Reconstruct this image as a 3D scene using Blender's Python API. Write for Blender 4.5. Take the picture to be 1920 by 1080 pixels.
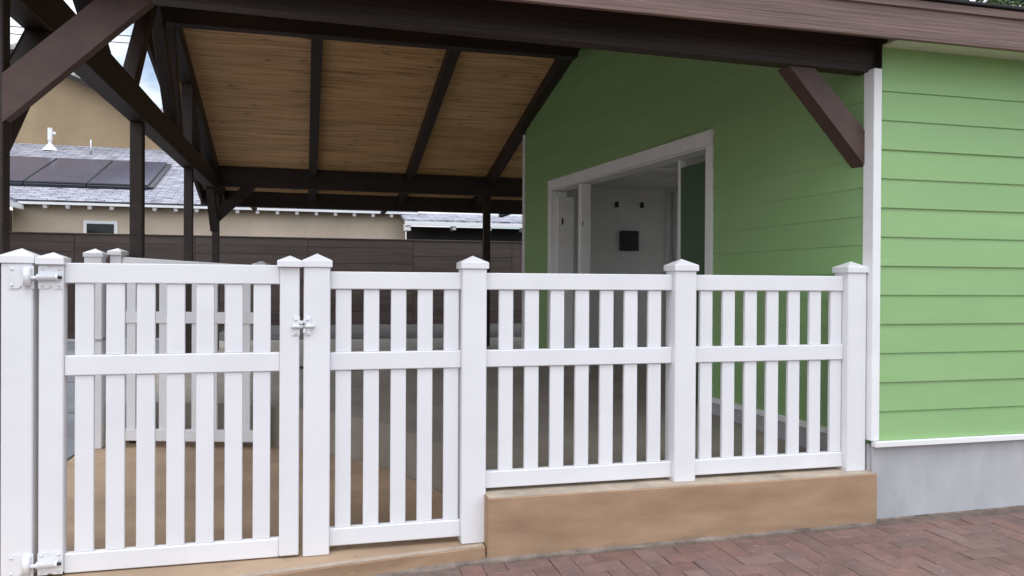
import bpy, bmesh, math, random
from mathutils import Vector, Matrix
random.seed(7)
for o in list(bpy.data.objects): bpy.data.objects.remove(o, do_unlink=True)
S = bpy.context.scene
COL = S.collection
rad = math.radians
H = 1.28

# ------------------------------------------------------------------ camera
def cam_matrix(yaw, pitch, roll):
    Rz = Matrix(((math.cos(yaw), math.sin(yaw), 0), (-math.sin(yaw), math.cos(yaw), 0), (0, 0, 1)))
    B = Matrix(((1, 0, 0), (0, 0, -1), (0, 1, 0)))
    Rx = Matrix(((1, 0, 0), (0, math.cos(pitch), math.sin(pitch)), (0, -math.sin(pitch), math.cos(pitch))))
    Rr = Matrix(((math.cos(roll), -math.sin(roll), 0), (math.sin(roll), math.cos(roll), 0), (0, 0, 1)))
    M = Rr @ Rx @ B @ Rz
    R = Matrix((M[0], -M[1], -M[2])).transposed()
    return Matrix.Translation((0, 0, H)) @ R.to_4x4()
cd = bpy.data.cameras.new('camera')
cam = bpy.data.objects.new('camera', cd)
COL.objects.link(cam)
cam.matrix_world = cam_matrix(rad(-14.352), rad(-.298), rad(.326))
cd.sensor_width = 36.0
cd.lens = 1465.5 / 1920 * 36
cd.clip_start = .05
cd.clip_end = 3000
S.camera = cam

# ------------------------------------------------------------------ world + sun
W = bpy.data.worlds.new('World')
S.world = W
W.use_nodes = True
SUN_EL, SUN_AZ = 66, 195          # azimuth clockwise from +Y
nt = W.node_tree
nt.nodes.clear()
wo = nt.nodes.new('ShaderNodeOutputWorld')
bg = nt.nodes.new('ShaderNodeBackground')
sky = nt.nodes.new('ShaderNodeTexSky')
sky.sky_type = 'NISHITA'
sky.sun_disc = False
sky.sun_elevation = rad(SUN_EL)
sky.sun_rotation = rad(SUN_AZ)
sky.air_density = 1.0
sky.dust_density = .5
tc = nt.nodes.new('ShaderNodeTexCoord')
mp = nt.nodes.new('ShaderNodeMapping')
mp.inputs['Scale'].default_value = (1, 1, 2.2)
mp.inputs['Location'].default_value = (3.1, 2.2, .5)
nz = nt.nodes.new('ShaderNodeTexNoise')
nz.inputs['Scale'].default_value = 2.6
nz.inputs['Detail'].default_value = 7
nz.inputs['Roughness'].default_value = .55
rp = nt.nodes.new('ShaderNodeValToRGB')
rp.color_ramp.elements[0].position = .39
rp.color_ramp.elements[0].color = (.06, .06, .06, 1)
rp.color_ramp.elements[1].position = .565
mx = nt.nodes.new('ShaderNodeMix')
mx.data_type = 'RGBA'
mx.inputs[7].default_value = (26.0, 25.9, 26.2, 1)
L = nt.links.new
L(tc.outputs['Generated'], mp.inputs[0])
L(mp.outputs[0], nz.inputs[0])
L(nz.outputs[0], rp.inputs[0])
L(rp.outputs[0], mx.inputs[0])
sg = nt.nodes.new('ShaderNodeVectorMath'); sg.operation = 'MULTIPLY'
sg.inputs[1].default_value = (1.95, 2.2, 2.3)
L(sky.outputs[0], sg.inputs[0])
L(sg.outputs[0], mx.inputs[6])
# overcast luminance: the zenith is about three times as bright as the horizon
sx = nt.nodes.new('ShaderNodeSeparateXYZ')
cl = nt.nodes.new('ShaderNodeMapRange')
cl.inputs[1].default_value = 0; cl.inputs[2].default_value = 1
cl.inputs[3].default_value = .34; cl.inputs[4].default_value = 1
vm = nt.nodes.new('ShaderNodeVectorMath'); vm.operation = 'SCALE'
L(tc.outputs['Generated'], sx.inputs[0])
L(sx.outputs[2], cl.inputs[0])
L(mx.outputs[2], vm.inputs[0])
L(cl.outputs[0], vm.inputs['Scale'])
L(vm.outputs[0], bg.inputs[0])
bg.inputs[1].default_value = .115
L(bg.outputs[0], wo.inputs[0])
sd = bpy.data.lights.new('sun', 'SUN')
sd.energy = .7
sd.angle = rad(25)
sd.color = (1, .97, .93)
sun = bpy.data.objects.new('sun', sd)
COL.objects.link(sun)
sdir = Vector((math.sin(rad(SUN_AZ)) * math.cos(rad(SUN_EL)), math.cos(rad(SUN_AZ)) * math.cos(rad(SUN_EL)), math.sin(rad(SUN_EL))))
sun.rotation_euler = sdir.to_track_quat('Z', 'Y').to_euler()
sun.location = sdir * 60
vs = S.view_settings
vs.view_transform = 'Standard'
vs.look = 'None'
vs.exposure = 0.16
vs.gamma = 1
vs.use_curve_mapping = False

# ------------------------------------------------------------------ materials
def mat(name, col, rough=.6, var=.12, vscale=6, stretch=(1, 1, 1), col2=None, bump=0, bscale=40, bstretch=None,
        rnd=0, spec=.5, metal=0, detail=6, speck=None):
    """principled surface: two-tone noise colour, fine bump, optional per-object tint"""
    m = bpy.data.materials.new(name)
    m.use_nodes = True
    N = m.node_tree.nodes
    K = m.node_tree.links.new
    p = N['Principled BSDF']
    p.inputs['Roughness'].default_value = rough
    p.inputs['Specular IOR Level'].default_value = spec
    p.inputs['Metallic'].default_value = metal
    t = N.new('ShaderNodeTexCoord')
    oi = N.new('ShaderNodeObjectInfo')
    off = N.new('ShaderNodeVectorMath'); off.operation = 'SCALE'
    off.inputs[0].default_value = (13.1, 7.7, 3.3)
    K(oi.outputs['Random'], off.inputs['Scale'])
    ad = N.new('ShaderNodeVectorMath'); ad.operation = 'ADD'
    K(t.outputs['Object'], ad.inputs[0]); K(off.outputs[0], ad.inputs[1])
    g = N.new('ShaderNodeMapping'); g.inputs['Scale'].default_value = stretch
    K(ad.outputs[0], g.inputs[0])
    n = N.new('ShaderNodeTexNoise')
    n.inputs['Scale'].default_value = vscale; n.inputs['Detail'].default_value = detail
    n.inputs['Roughness'].default_value = .6
    K(g.outputs[0], n.inputs[0])
    r = N.new('ShaderNodeValToRGB')
    c2 = col2 or tuple(c * (1 - 2.2 * var) for c in col)
    c1 = tuple(min(1, c * (1 + var)) for c in col)
    r.color_ramp.elements[0].position = .3; r.color_ramp.elements[0].color = (*c2, 1)
    r.color_ramp.elements[1].position = .7; r.color_ramp.elements[1].color = (*c1, 1)
    K(n.outputs[0], r.inputs[0])
    out = r.outputs[0]
    if speck:
        sn = N.new('ShaderNodeTexNoise'); sn.inputs['Scale'].default_value = speck[0]; sn.inputs['Detail'].default_value = 3
        K(g.outputs[0], sn.inputs[0])
        sr = N.new('ShaderNodeValToRGB')
        sr.color_ramp.elements[0].position = speck[1]; sr.color_ramp.elements[0].color = (0, 0, 0, 1)
        sr.color_ramp.elements[1].position = speck[1] + .06; sr.color_ramp.elements[1].color = (1, 1, 1, 1)
        K(sn.outputs[0], sr.inputs[0])
        sm = N.new('ShaderNodeMix'); sm.data_type = 'RGBA'
        K(sr.outputs[0], sm.inputs[0]); K(out, sm.inputs[6]); sm.inputs[7].default_value = (*speck[2], 1)
        out = sm.outputs[2]
    if rnd:
        ge = N.new('ShaderNodeNewGeometry')
        a = N.new('ShaderNodeMath'); a.operation = 'ADD'
        K(oi.outputs['Random'], a.inputs[0]); K(ge.outputs['Random Per Island'], a.inputs[1])
        fr = N.new('ShaderNodeMath'); fr.operation = 'FRACT'; K(a.outputs[0], fr.inputs[0])
        h = N.new('ShaderNodeHueSaturation')
        mr = N.new('ShaderNodeMapRange'); mr.inputs[3].default_value = 1 - rnd; mr.inputs[4].default_value = 1 + rnd
        K(fr.outputs[0], mr.inputs[0]); K(mr.outputs[0], h.inputs['Value'])
        m3 = N.new('ShaderNodeMath'); m3.operation = 'MULTIPLY'; m3.inputs[1].default_value = 7.31; K(fr.outputs[0], m3.inputs[0])
        f3 = N.new('ShaderNodeMath'); f3.operation = 'FRACT'; K(m3.outputs[0], f3.inputs[0])
        ms = N.new('ShaderNodeMapRange'); ms.inputs[3].default_value = 1 - rnd; ms.inputs[4].default_value = 1 + rnd * .6
        K(f3.outputs[0], ms.inputs[0]); K(ms.outputs[0], h.inputs['Saturation'])
        K(out, h.inputs['Color']); out = h.outputs[0]
    K(out, p.inputs['Base Color'])
    if bump:
        g2 = N.new('ShaderNodeMapping'); g2.inputs['Scale'].default_value = bstretch or stretch
        K(ad.outputs[0], g2.inputs[0])
        b = N.new('ShaderNodeTexNoise'); b.inputs['Scale'].default_value = bscale; b.inputs['Detail'].default_value = 5
        K(g2.outputs[0], b.inputs[0])
        bn = N.new('ShaderNodeBump'); bn.inputs['Strength'].default_value = bump; bn.inputs['Distance'].default_value = .01
        K(b.outputs[0], bn.inputs['Height']); K(bn.outputs[0], p.inputs['Normal'])
    return m

VINYL = mat('white_vinyl', (.80, .805, .835), .38, .02, 3, bump=.03, bscale=25)
WPAINT = mat('white_paint', (.86, .87, .88), .5, .03, 4, (.3, 1, 1), bump=.08, bscale=60, bstretch=(.1, 1, 1))
HARDW = mat('white_hardware', (.78, .79, .82), .3, .03, 20)
BLACKP = mat('black_plastic', (.02, .02, .022), .5)
WOOD_SHADED = mat('brown_stained_wood_shaded', (.031, .0178, .0145), .55, .22, 5, (.15, 2.5, 2.5), bump=.35, bscale=22, bstretch=(.12, 3, 3), rnd=.08)  # timber stain darkened to hold the deep shade under the roof
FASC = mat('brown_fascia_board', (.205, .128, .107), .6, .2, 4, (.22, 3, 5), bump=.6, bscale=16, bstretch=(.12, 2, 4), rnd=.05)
WOOD_LIT = mat('brown_stained_wood_lit', (.090, .052, .042), .55, .16, 4, (1.5, 1.5, 1.5), bump=.3, bscale=30, bstretch=(1, 1, 1), rnd=.05)  # same timber stain, lightened for the daylight on the front braces
DGREEN = mat('dark_green_door', (.05, .115, .05), .5, .05, 3)
GREEN = mat('green_painted_siding', (.275, .47, .196), .55, .035, 2, (.4, 1, 1), bump=.12, bscale=30, bstretch=(.12, 1, 1), rnd=.02)
CONC = mat('grey_concrete', (.455, .46, .485), .85, .12, 2.2, (1.6, 1, .7), col2=(.385, .39, .41), bump=.2, bscale=60, speck=(9, .7, (.46, .46, .46)))
TAN = mat('tan_concrete', (.405, .268, .17), .9, .1, 3.2, (.6, 1, 2.4), col2=(.275, .175, .105), bump=.3, bscale=110, bstretch=(.6, 1, 1.6), speck=(30, .68, (.50, .36, .23)))
TANW = mat('tan_concrete_wall', (.405, .268, .17), .9, .1, 3.2, (.6, 1, 2.4), col2=(.285, .183, .11), bump=.22, bscale=160, bstretch=(.7, 1, 1.3), detail=12, speck=(60, .70, (.43, .30, .195)))
def grime(m, z0, z1):
    # ragged splash stain along the foot of the wall
    N = m.node_tree.nodes; K = m.node_tree.links.new
    p = N['Principled BSDF']; src = p.inputs['Base Color'].links[0].from_socket
    t = N.new('ShaderNodeTexCoord'); sp = N.new('ShaderNodeSeparateXYZ'); K(t.outputs['Object'], sp.inputs[0])
    n = N.new('ShaderNodeTexNoise'); n.inputs['Scale'].default_value = 5; n.inputs['Detail'].default_value = 8
    K(t.outputs['Object'], n.inputs[0])
    a = N.new('ShaderNodeMath'); a.operation = 'MULTIPLY_ADD'; a.inputs[1].default_value = -.16; K(n.outputs[0], a.inputs[0]); K(sp.outputs[2], a.inputs[2])
    r = N.new('ShaderNodeMapRange'); r.inputs[1].default_value = z0; r.inputs[2].default_value = z1; r.inputs[3].default_value = .75; r.inputs[4].default_value = 0
    K(a.outputs[0], r.inputs[0])
    mx_ = N.new('ShaderNodeMix'); mx_.data_type = 'RGBA'; mx_.inputs[7].default_value = (.2, .165, .135, 1)
    K(r.outputs[0], mx_.inputs[0]); K(src, mx_.inputs[6]); K(mx_.outputs[2], p.inputs['Base Color'])
grime(TANW, -.155, -.115)
TANTOP = mat('tan_concrete_floor', (.40, .285, .185), .8, .16, 1.6, col2=(.27, .19, .125), bump=.3, bscale=50, speck=(14, .68, (.22, .16, .11)))
FLOOR = mat('grey_floor_concrete', (.35, .32, .28), .6, .12, 1.3, col2=(.25, .22, .185), bump=.12, bscale=40)
YARD = mat('yard_concrete', (.17, .18, .195), .8, .15, 1.2, bump=.25, bscale=40)
GROUND = mat('ground_soil', (.13, .12, .10), .95, .2, .5, bump=.3, bscale=20)
PAVER = mat('clay_paver', (.205, .118, .1), .85, .14, 9, col2=(.15, .096, .084), bump=.4, bscale=70, rnd=.13, speck=(40, .66, (.30, .2, .18)))
GROUT = mat('paver_sand', (.17, .125, .105), .95, .2, 12, bump=.4, bscale=80)
MORTAR = mat('mortar_strip', (.24, .195, .165), .95, .25, 9, bump=.5, bscale=40)
STUCCO = mat('tan_stucco', (.36, .265, .16), .9, .08, 1.0, bump=.3, bscale=30)
STUCCO2 = mat('pale_stucco', (.60, .50, .385), .9, .07, 1.0, bump=.3, bscale=30)
DARKW = mat('dark_brown_board', (.03, .022, .02), .7, .2, 3)
FENCEB = mat('brown_composite_board', (.058, .039, .032), .6, .2, 3, (.2, 3, 3), bump=.3, bscale=20, bstretch=(.1, 2, 4), rnd=.12)
INTW = mat('interior_plaster', (.80, .79, .79), .8, .05, 2, bump=.1, bscale=30)
GLASSD = mat('window_glass', (.012, .016, .02), .08, .1, 2, spec=.6)
SOLAR = mat('solar_glass', (.06, .065, .11), .2, .1, 1.5, spec=.8)
SOLFR = mat('solar_frame', (.025, .03, .038), .35, .1, 4)
SOFF = mat('soffit_paint', (.62, .68, .52), .6, .05, 3)
LEAF = mat('tree_leaf', (.075, .125, .035), .6, .3, 1.5, col2=(.03, .06, .02), rnd=.25)
LEAFD = mat('conifer_needle', (.045, .085, .035), .6, .3, 1.5, col2=(.02, .045, .02), rnd=.25)
BARK = mat('bark', (.10, .075, .055), .9, .3, 6, bump=.6, bscale=20)
ROOFB = mat('black_roof_shingle', (.02, .02, .022), .85, .2, 20, bump=.4, bscale=60)
TILE = mat('pale_roof_tile', (.52, .50, .49), .8, .15, 5, bump=.3)
GALV = mat('galvanised_steel', (.55, .56, .58), .35, .1, 6, metal=.8)
REAR_SHADE = mat('rear_floor_shaded', (.075, .07, .066), .9, .2, 3, bump=.3, bscale=60)  # floor tone darkened to carry the shade over the rear strip
CONCTOP = mat('bare_concrete', (.45, .37, .29), .9, .15, 5, bump=.3, bscale=60)
CORD = mat('black_cord', (.015, .015, .017), .5)
CORDR = mat('red_cord', (.16, .02, .015), .5)

def pine_material():
    m = mat('pine_plywood', (.80, .50, .255), .65, .1, 1.6, (.35, 5, 1), col2=(.62, .36, .165), bump=.0, rnd=.07)
    N = m.node_tree.nodes; K = m.node_tree.links.new
    p = N['Principled BSDF']
    src = p.inputs['Base Color'].links[0].from_socket
    t = N.new('ShaderNodeTexCoord'); oi = N.new('ShaderNodeObjectInfo')
    ad = N.new('ShaderNodeVectorMath'); ad.operation = 'MULTIPLY_ADD'
    ad.inputs[1].default_value = (1, 1, 1)
    sc = N.new('ShaderNodeVectorMath'); sc.operation = 'SCALE'; sc.inputs[0].default_value = (9, 4, 0)
    K(oi.outputs['Random'], sc.inputs['Scale']); K(t.outputs['Object'], ad.inputs[0]); K(sc.outputs[0], ad.inputs[2])
    # long wavering grain lines across the sheet
    g = N.new('ShaderNodeMapping'); g.inputs['Scale'].default_value = (1.1, 38, 1)
    K(ad.outputs[0], g.inputs[0])
    n = N.new('ShaderNodeTexNoise'); n.inputs['Scale'].default_value = 1.0; n.inputs['Detail'].default_value = 4
    n.inputs['Distortion'].default_value = .35
    K(g.outputs[0], n.inputs[0])
    r = N.new('ShaderNodeValToRGB')
    r.color_ramp.elements[0].position = .34; r.color_ramp.elements[0].color = (.42, .34, .26, 1)
    r.color_ramp.elements[1].position = .50; r.color_ramp.elements[1].color = (1, 1, 1, 1)
    K(n.outputs[0], r.inputs[0])
    mu = N.new('ShaderNodeMix'); mu.data_type = 'RGBA'; mu.blend_type = 'MULTIPLY'; mu.inputs[0].default_value = .8
    K(src, mu.inputs[6]); K(r.outputs[0], mu.inputs[7])
    # knots
    g2 = N.new('ShaderNodeMapping'); g2.inputs['Scale'].default_value = (2.2, 6.5, 1)
    K(ad.outputs[0], g2.inputs[0])
    v = N.new('ShaderNodeTexVoronoi'); v.inputs['Scale'].default_value = 1.15
    K(g2.outputs[0], v.inputs[0])
    kr = N.new('ShaderNodeValToRGB')
    kr.color_ramp.elements[0].position = .045; kr.color_ramp.elements[0].color = (.10, .06, .04, 1)
    kr.color_ramp.elements[1].position = .15; kr.color_ramp.elements[1].color = (1, 1, 1, 1)
    K(v.outputs['Distance'], kr.inputs[0])
    m2 = N.new('ShaderNodeMix'); m2.data_type = 'RGBA'; m2.blend_type = 'MULTIPLY'; m2.inputs[0].default_value = .72
    K(mu.outputs[2], m2.inputs[6]); K(kr.outputs[0], m2.inputs[7])
    K(m2.outputs[2], p.inputs['Base Color'])
    b = N.new('ShaderNodeBump'); b.inputs['Strength'].default_value = .5; b.inputs['Distance'].default_value = .006
    K(r.outputs[0], b.inputs['Height']); K(b.outputs[0], p.inputs['Normal'])
    return m
PINE = pine_material()

def shingle_material():
    m = mat('grey_asphalt_shingle', (.40, .40, .44), .9, .2, 3, rnd=0)
    N = m.node_tree.nodes; K = m.node_tree.links.new
    p = N['Principled BSDF']
    t = N.new('ShaderNodeTexCoord')
    br = N.new('ShaderNodeTexBrick')
    br.inputs['Scale'].default_value = 1.0
    br.inputs['Brick Width'].default_value = .42
    br.inputs['Row Height'].default_value = .145
    br.inputs['Mortar Size'].default_value = .013
    br.inputs['Mortar Smooth'].default_value = .3
    br.inputs['Bias'].default_value = .0
    br.inputs['Color1'].default_value = (.47, .47, .53, 1)
    br.inputs['Color2'].default_value = (.33, .335, .385, 1)
    br.inputs['Mortar'].default_value = (.13, .13, .15, 1)
    K(t.outputs['Object'], br.inputs[0])
    g = N.new('ShaderNodeMapping'); g.inputs['Scale'].default_value = (1.5, 7.2, 1)
    K(t.outputs['Object'], g.inputs[0])
    n = N.new('ShaderNodeTexNoise'); n.inputs['Scale'].default_value = 1.7; n.inputs['Detail'].default_value = 3
    K(g.outputs[0], n.inputs[0])
    rr = N.new('ShaderNodeValToRGB')
    rr.color_ramp.elements[0].position = .36; rr.color_ramp.elements[0].color = (.42, .42, .45, 1)
    rr.color_ramp.elements[1].position = .55; rr.color_ramp.elements[1].color = (1, 1, 1, 1)
    K(n.outputs[0], rr.inputs[0])
    mu = N.new('ShaderNodeMix'); mu.data_type = 'RGBA'; mu.blend_type = 'MULTIPLY'; mu.inputs[0].default_value = 1
    K(br.outputs[0], mu.inputs[6]); K(rr.outputs[0], mu.inputs[7])
    K(mu.outputs[2], p.inputs['Base Color'])
    b = N.new('ShaderNodeBump'); b.inputs['Strength'].default_value = .6; b.inputs['Distance'].default_value = .02
    K(br.outputs['Fac'], b.inputs['Height']); b.invert = True; K(b.outputs[0], p.inputs['Normal'])
    return m
SHING = shingle_material()

# ------------------------------------------------------------------ mesh helpers
def to_mesh(bm, name, smooth=False):
    bmesh.ops.recalc_face_normals(bm, faces=bm.faces[:])
    me = bpy.data.meshes.new(name)
    bm.to_mesh(me); bm.free()
    if smooth:
        for f in me.polygons: f.use_smooth = True
    return me
BOXES = {}
def box_mesh(dx, dy, dz, bev=.002):
    k = (round(dx, 4), round(dy, 4), round(dz, 4), bev)
    if k in BOXES: return BOXES[k]
    bm = bmesh.new()
    bmesh.ops.create_cube(bm, size=1)
    bmesh.ops.scale(bm, vec=(dx, dy, dz), verts=bm.verts)
    if bev: bmesh.ops.bevel(bm, geom=bm.edges[:], offset=min(bev, dx * .3, dy * .3, dz * .3), segments=1, affect='EDGES')
    BOXES[k] = to_mesh(bm, 'box')
    return BOXES[k]
WLOC = {}
def tag(o, label=None, cat=None, group=None, kind=None):
    if label: o['label'] = label
    if cat: o['category'] = cat
    if group: o['group'] = group
    if kind: o['kind'] = kind
    return o
def place(name, me, m, loc, parent=None, rot=None):
    """link a mesh at a WORLD location, as child of parent (parents are unscaled)"""
    if m and (not me.materials): me.materials.append(m)
    elif m and me.materials[0] is not m:
        me = me.copy(); me.materials.clear(); me.materials.append(m)
    o = bpy.data.objects.new(name, me)
    COL.objects.link(o)
    from mathutils import Euler
    mw = Matrix.Translation(Vector(loc)) @ (rot if isinstance(rot, Euler) else Euler(rot or (0, 0, 0))).to_matrix().to_4x4()
    WLOC[o.name] = mw
    if parent:
        o.parent = parent
        mw = WLOC[parent.name].inverted() @ mw
    o.location = mw.to_translation()
    o.rotation_euler = mw.to_euler()
    return o
MCACHE = {}
def box(name, lo, hi, m, parent=None, bev=.002, rot=None):
    lo, hi = Vector(lo), Vector(hi)
    d = hi - lo
    k = (round(d.x, 4), round(d.y, 4), round(d.z, 4), bev, m.name)
    if k not in MCACHE:
        me = box_mesh(d.x, d.y, d.z, bev).copy(); me.materials.append(m); MCACHE[k] = me
    return place(name, MCACHE[k], m, (lo + hi) / 2, parent, rot)
def cbox(name, c, d, m, parent=None, bev=.002, rot=None):
    c, d = Vector(c), Vector(d)
    return box(name, c - d / 2, c + d / 2, m, parent, bev, rot)
def beam(name, p0, p1, w, h, m, parent=None, bev=.004):
    """bar with its length on local X, width w sideways, height h"""
    p0, p1 = Vector(p0), Vector(p1)
    d = p1 - p0
    x = d.normalized()
    y = Vector((0, 0, 1)).cross(x)
    if y.length < 1e-4: y = Vector((0, 1, 0))
    y.normalize(); z = x.cross(y)
    R = Matrix((x, y, z)).transposed()
    k = (round(d.length, 4), w, h, bev, m.name)
    if k not in MCACHE:
        me = box_mesh(d.length, w, h, bev).copy(); me.materials.append(m); MCACHE[k] = me
    return place(name, MCACHE[k], m, (p0 + p1) / 2, parent, R.to_euler())
def poly_prism(name, pts, axis, a0, a1, m, parent=None, bev=0):
    """polygon given in the plane normal to axis, extruded from a0 to a1 (world coords)"""
    def mk(p, a):
        if axis == 'x': return Vector((a, p[0], p[1]))
        if axis == 'y': return Vector((p[0], a, p[1]))
        return Vector((p[0], p[1], a))
    bm = bmesh.new()
    A = [bm.verts.new(mk(p, a0)) for p in pts]
    B = [bm.verts.new(mk(p, a1)) for p in pts]
    n = len(pts)
    bm.faces.new(A); bm.faces.new(B)
    for i in range(n): bm.faces.new((A[i], A[(i + 1) % n], B[(i + 1) % n], B[i]))
    bm.normal_update()
    if bev: bmesh.ops.bevel(bm, geom=bm.edges[:], offset=bev, segments=1, affect='EDGES')
    return raw(name, bm, m, parent)
def raw(name, bm, m, parent=None, smooth=False):
    xs = [v.co.copy() for v in bm.verts]
    c = Vector([(min(p[i] for p in xs) + max(p[i] for p in xs)) / 2 for i in range(3)])
    bmesh.ops.translate(bm, vec=-c, verts=bm.verts)
    me = to_mesh(bm, name, smooth); me.materials.append(m)
    return place(name, me, m, c, parent)
def verts_obj(name, V, F, m, parent=None, smooth=False):
    bm = bmesh.new()
    vs_ = [bm.verts.new(v) for v in V]
    for f in F: bm.faces.new([vs_[i] for i in f])
    return raw(name, bm, m, parent, smooth)
def tube_bm(bm, pts, r, n=8, close=True):
    rings = []
    P = [Vector(p) for p in pts]
    for i, p in enumerate(P):
        d = (P[min(i + 1, len(P) - 1)] - P[max(i - 1, 0)]).normalized()
        a = d.cross(Vector((0, 0, 1)))
        if a.length < 1e-3: a = d.cross(Vector((1, 0, 0)))
        a.normalize(); b = d.cross(a)
        rr = r[i] if isinstance(r, (list, tuple)) else r
        rings.append([bm.verts.new(p + (a * math.cos(t) + b * math.sin(t)) * rr) for t in [2 * math.pi * k / n for k in range(n)]])
    for A, B in zip(rings, rings[1:]):
        for k in range(n): bm.faces.new((A[k], A[(k + 1) % n], B[(k + 1) % n], B[k]))
    if close: bm.faces.new(rings[0]); bm.faces.new(rings[-1])
def tube(name, pts, r, m, parent=None, n=8, smooth=True):
    bm = bmesh.new(); tube_bm(bm, pts, r, n)
    o = raw(name, bm, m, parent, smooth)
    if smooth:                       # end caps stay flat
        for f in o.data.polygons:
            if len(f.vertices) != 4: f.use_smooth = False
    return o
def thing(name, label, cat, loc, group=None):
    o = bpy.data.objects.new(name, None)
    o.empty_display_size = .1
    COL.objects.link(o)
    o.location = loc
    WLOC[o.name] = Matrix.Translation(Vector(loc))
    return tag(o, label, cat, group)

# ------------------------------------------------------------------ the ground
def sheet(name, V, F, m, kind='structure'):
    return tag(verts_obj(name, V, F, m), kind=kind)
sheet('ground', [(-400, -60, -.34), (400, -60, -.34), (400, 900, -.34), (-400, 900, -.34)], [(0, 1, 2, 3)], GROUND)

# side yard concrete, left of the walk, with saw-cut joints between slabs
yard = tag(box('yard', (-14, 3.6, -.33), (-1.775, 19.2, -.1), GROUT, None, 0), kind='structure')
for i, x0 in enumerate((-14, -11.2, -8.4, -5.6, -3.4)):
    x1 = (-11.21, -8.41, -5.61, -3.41, -1.785)[i]
    for j in range(6):
        y0 = 3.62 + j * 2.6
        box('concrete_slab', (x0, y0, -.12), (x1, min(y0 + 2.59, 19.2), -.07 + j * .008), YARD, yard, .004)

# tan walk slab that ends in the low curb under the gate
def zpav(x): return -.127 + .0115 * (x - .86)
wk = [(.862, 3.895), (.862, 4.2), (.84, 4.7), (.80, 5.01), (.675, 5.35), (.505, 5.75), (.325, 6.03), (.145, 6.3), (-.085, 6.49), (-.295, 6.67),
      (-.72, 6.95), (-1.25, 7.12), (-1.765, 7.18), (-1.765, 3.52)]
walk = tag(poly_prism('walkway', wk, 'z', -.30, -.064, TANTOP), kind='structure')
curb = tag(poly_prism('curb', [(.864, 3.885), (.864, 3.94), (-1.766, 3.566), (-4.5, 3.18), (-4.5, 3.125), (-1.766, 3.511)], 'z', -.32, -.060, TAN, None, .004), kind='structure')

# grey raised floor with the curved edge
edge = [(.87, 4.06)] + [(x + .008, y + .006) for x, y in wk[1:13]] + [(-1.77, 18.9)]
def zfl(y):
    if y < 5.8: return .196 + (.26 - .196) * (y - 4.06) / (5.8 - 4.06)
    return .26 + .03 * (y - 5.8) / 13.1
bm = bmesh.new()
top, bot = [], []
outline = edge + [(8.5, 18.9), (8.5, 5.8), (8.5, 4.06)]
for x, y in outline:
    top.append(bm.verts.new((x, y, zfl(y)))); bot.append(bm.verts.new((x, y, -.3)))
bm.faces.new(bot)
for i in range(len(top)):
    j = (i + 1) % len(top); bm.faces.new((top[i], top[j], bot[j], bot[i]))
f = bm.faces.new(top)
bmesh.ops.triangulate(bm, faces=[f])
tag(raw('porch_floor', bm, FLOOR), kind='structure')

sheet('rear_shade_sheet', [(-1.76, 14.2, zfl(14.2) + .005), (8.4, 14.2, zfl(14.2) + .005), (8.4, 18.9, zfl(18.9) + .005), (-1.76, 18.9, zfl(18.9) + .005)], [(0, 1, 2, 3)], REAR_SHADE)  # thin dark sheet that paints shade onto the rear floor
# paving: herringbone clay bricks on a sand bed, sloping gently along the wall
bed = verts_obj('pavement', [(-6, -1.5, zpav(-6) - .004), (12, -1.5, zpav(12) - .004), (12, 3.93, zpav(12) - .004), (-6, 3.93, zpav(-6) - .004)], [(0, 1, 2, 3)], GROUT)
tag(bed, kind='structure')
pm = box_mesh(.2275, .1125, .05, .003).copy(); pm.materials.append(PAVER)
def wall_front(x):          # the line the paving runs up to
    if x > 3.2: return 3.925
    if x > .865: return 3.872
    return 3.872 - .143 * (.865 - x)
def in_view(x, y):
    return x > -.9 and y > 2.72 and y < 3.99 and y > 3.80 - .36 * (x - .1) - .25 and x < 5.2
cand, rest = [], []
U = .115
ang = rad(1.5)
for i in range(-30, 75):
    for j in range(-20, 42):
        d = (i - j) % 4
        if d == 0: cx, cy, r = (i + 1) * U, (j + .5) * U, 0
        elif d == 3: cx, cy, r = (i + .5) * U, (j + 1) * U, math.pi / 2
        else: continue
        X = cx + .02; Y = cy + .012
        ex = U if r == 0 else U / 2; ey = U / 2 if r == 0 else U
        if Y + ey > min(wall_front(X - ex), wall_front(X + ex)) - .012: 
            # bricks that meet the wall are cut to half length when that half still fits
            if r and Y - ey + U < min(wall_front(X - ex), wall_front(X + ex)) - .012: (cand if in_view(X, Y) else rest).append((X, Y - U / 2, 0, True))
            continue
        if Y < 1.2: continue
        (cand if in_view(X, Y) else rest).append((X, Y, r, False))
cand.sort(key=lambda q: q[0] ** 2 + q[1] ** 2)
rest += cand[300:]
hm = box_mesh(.1125, .1125, .05, .003).copy(); hm.materials.append(PAVER)
for X, Y, r, half in cand[:300]:
    z = zpav(X) - .02 + random.uniform(-.0022, .0022)
    o = place('paver', hm if half else pm, PAVER, (X, Y, z), bed, (random.uniform(-.006, .006), random.uniform(-.006, .006) - .0115, r + random.uniform(-.012, .012)))
bm = bmesh.new()
for X, Y, r, half in rest:
    w = .1125 if half else .2275
    M4 = Matrix.Translation((X, Y, zpav(X) - .02 + random.uniform(-.002, .002))) @ Matrix.Rotation(r + random.uniform(-.01, .01), 4, 'Z') @ Matrix.Diagonal((w, .1125, .05, 1))
    bmesh.ops.create_cube(bm, size=1, matrix=M4)
tag(raw('pavers', bm, PAVER, bed), kind='stuff')
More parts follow.
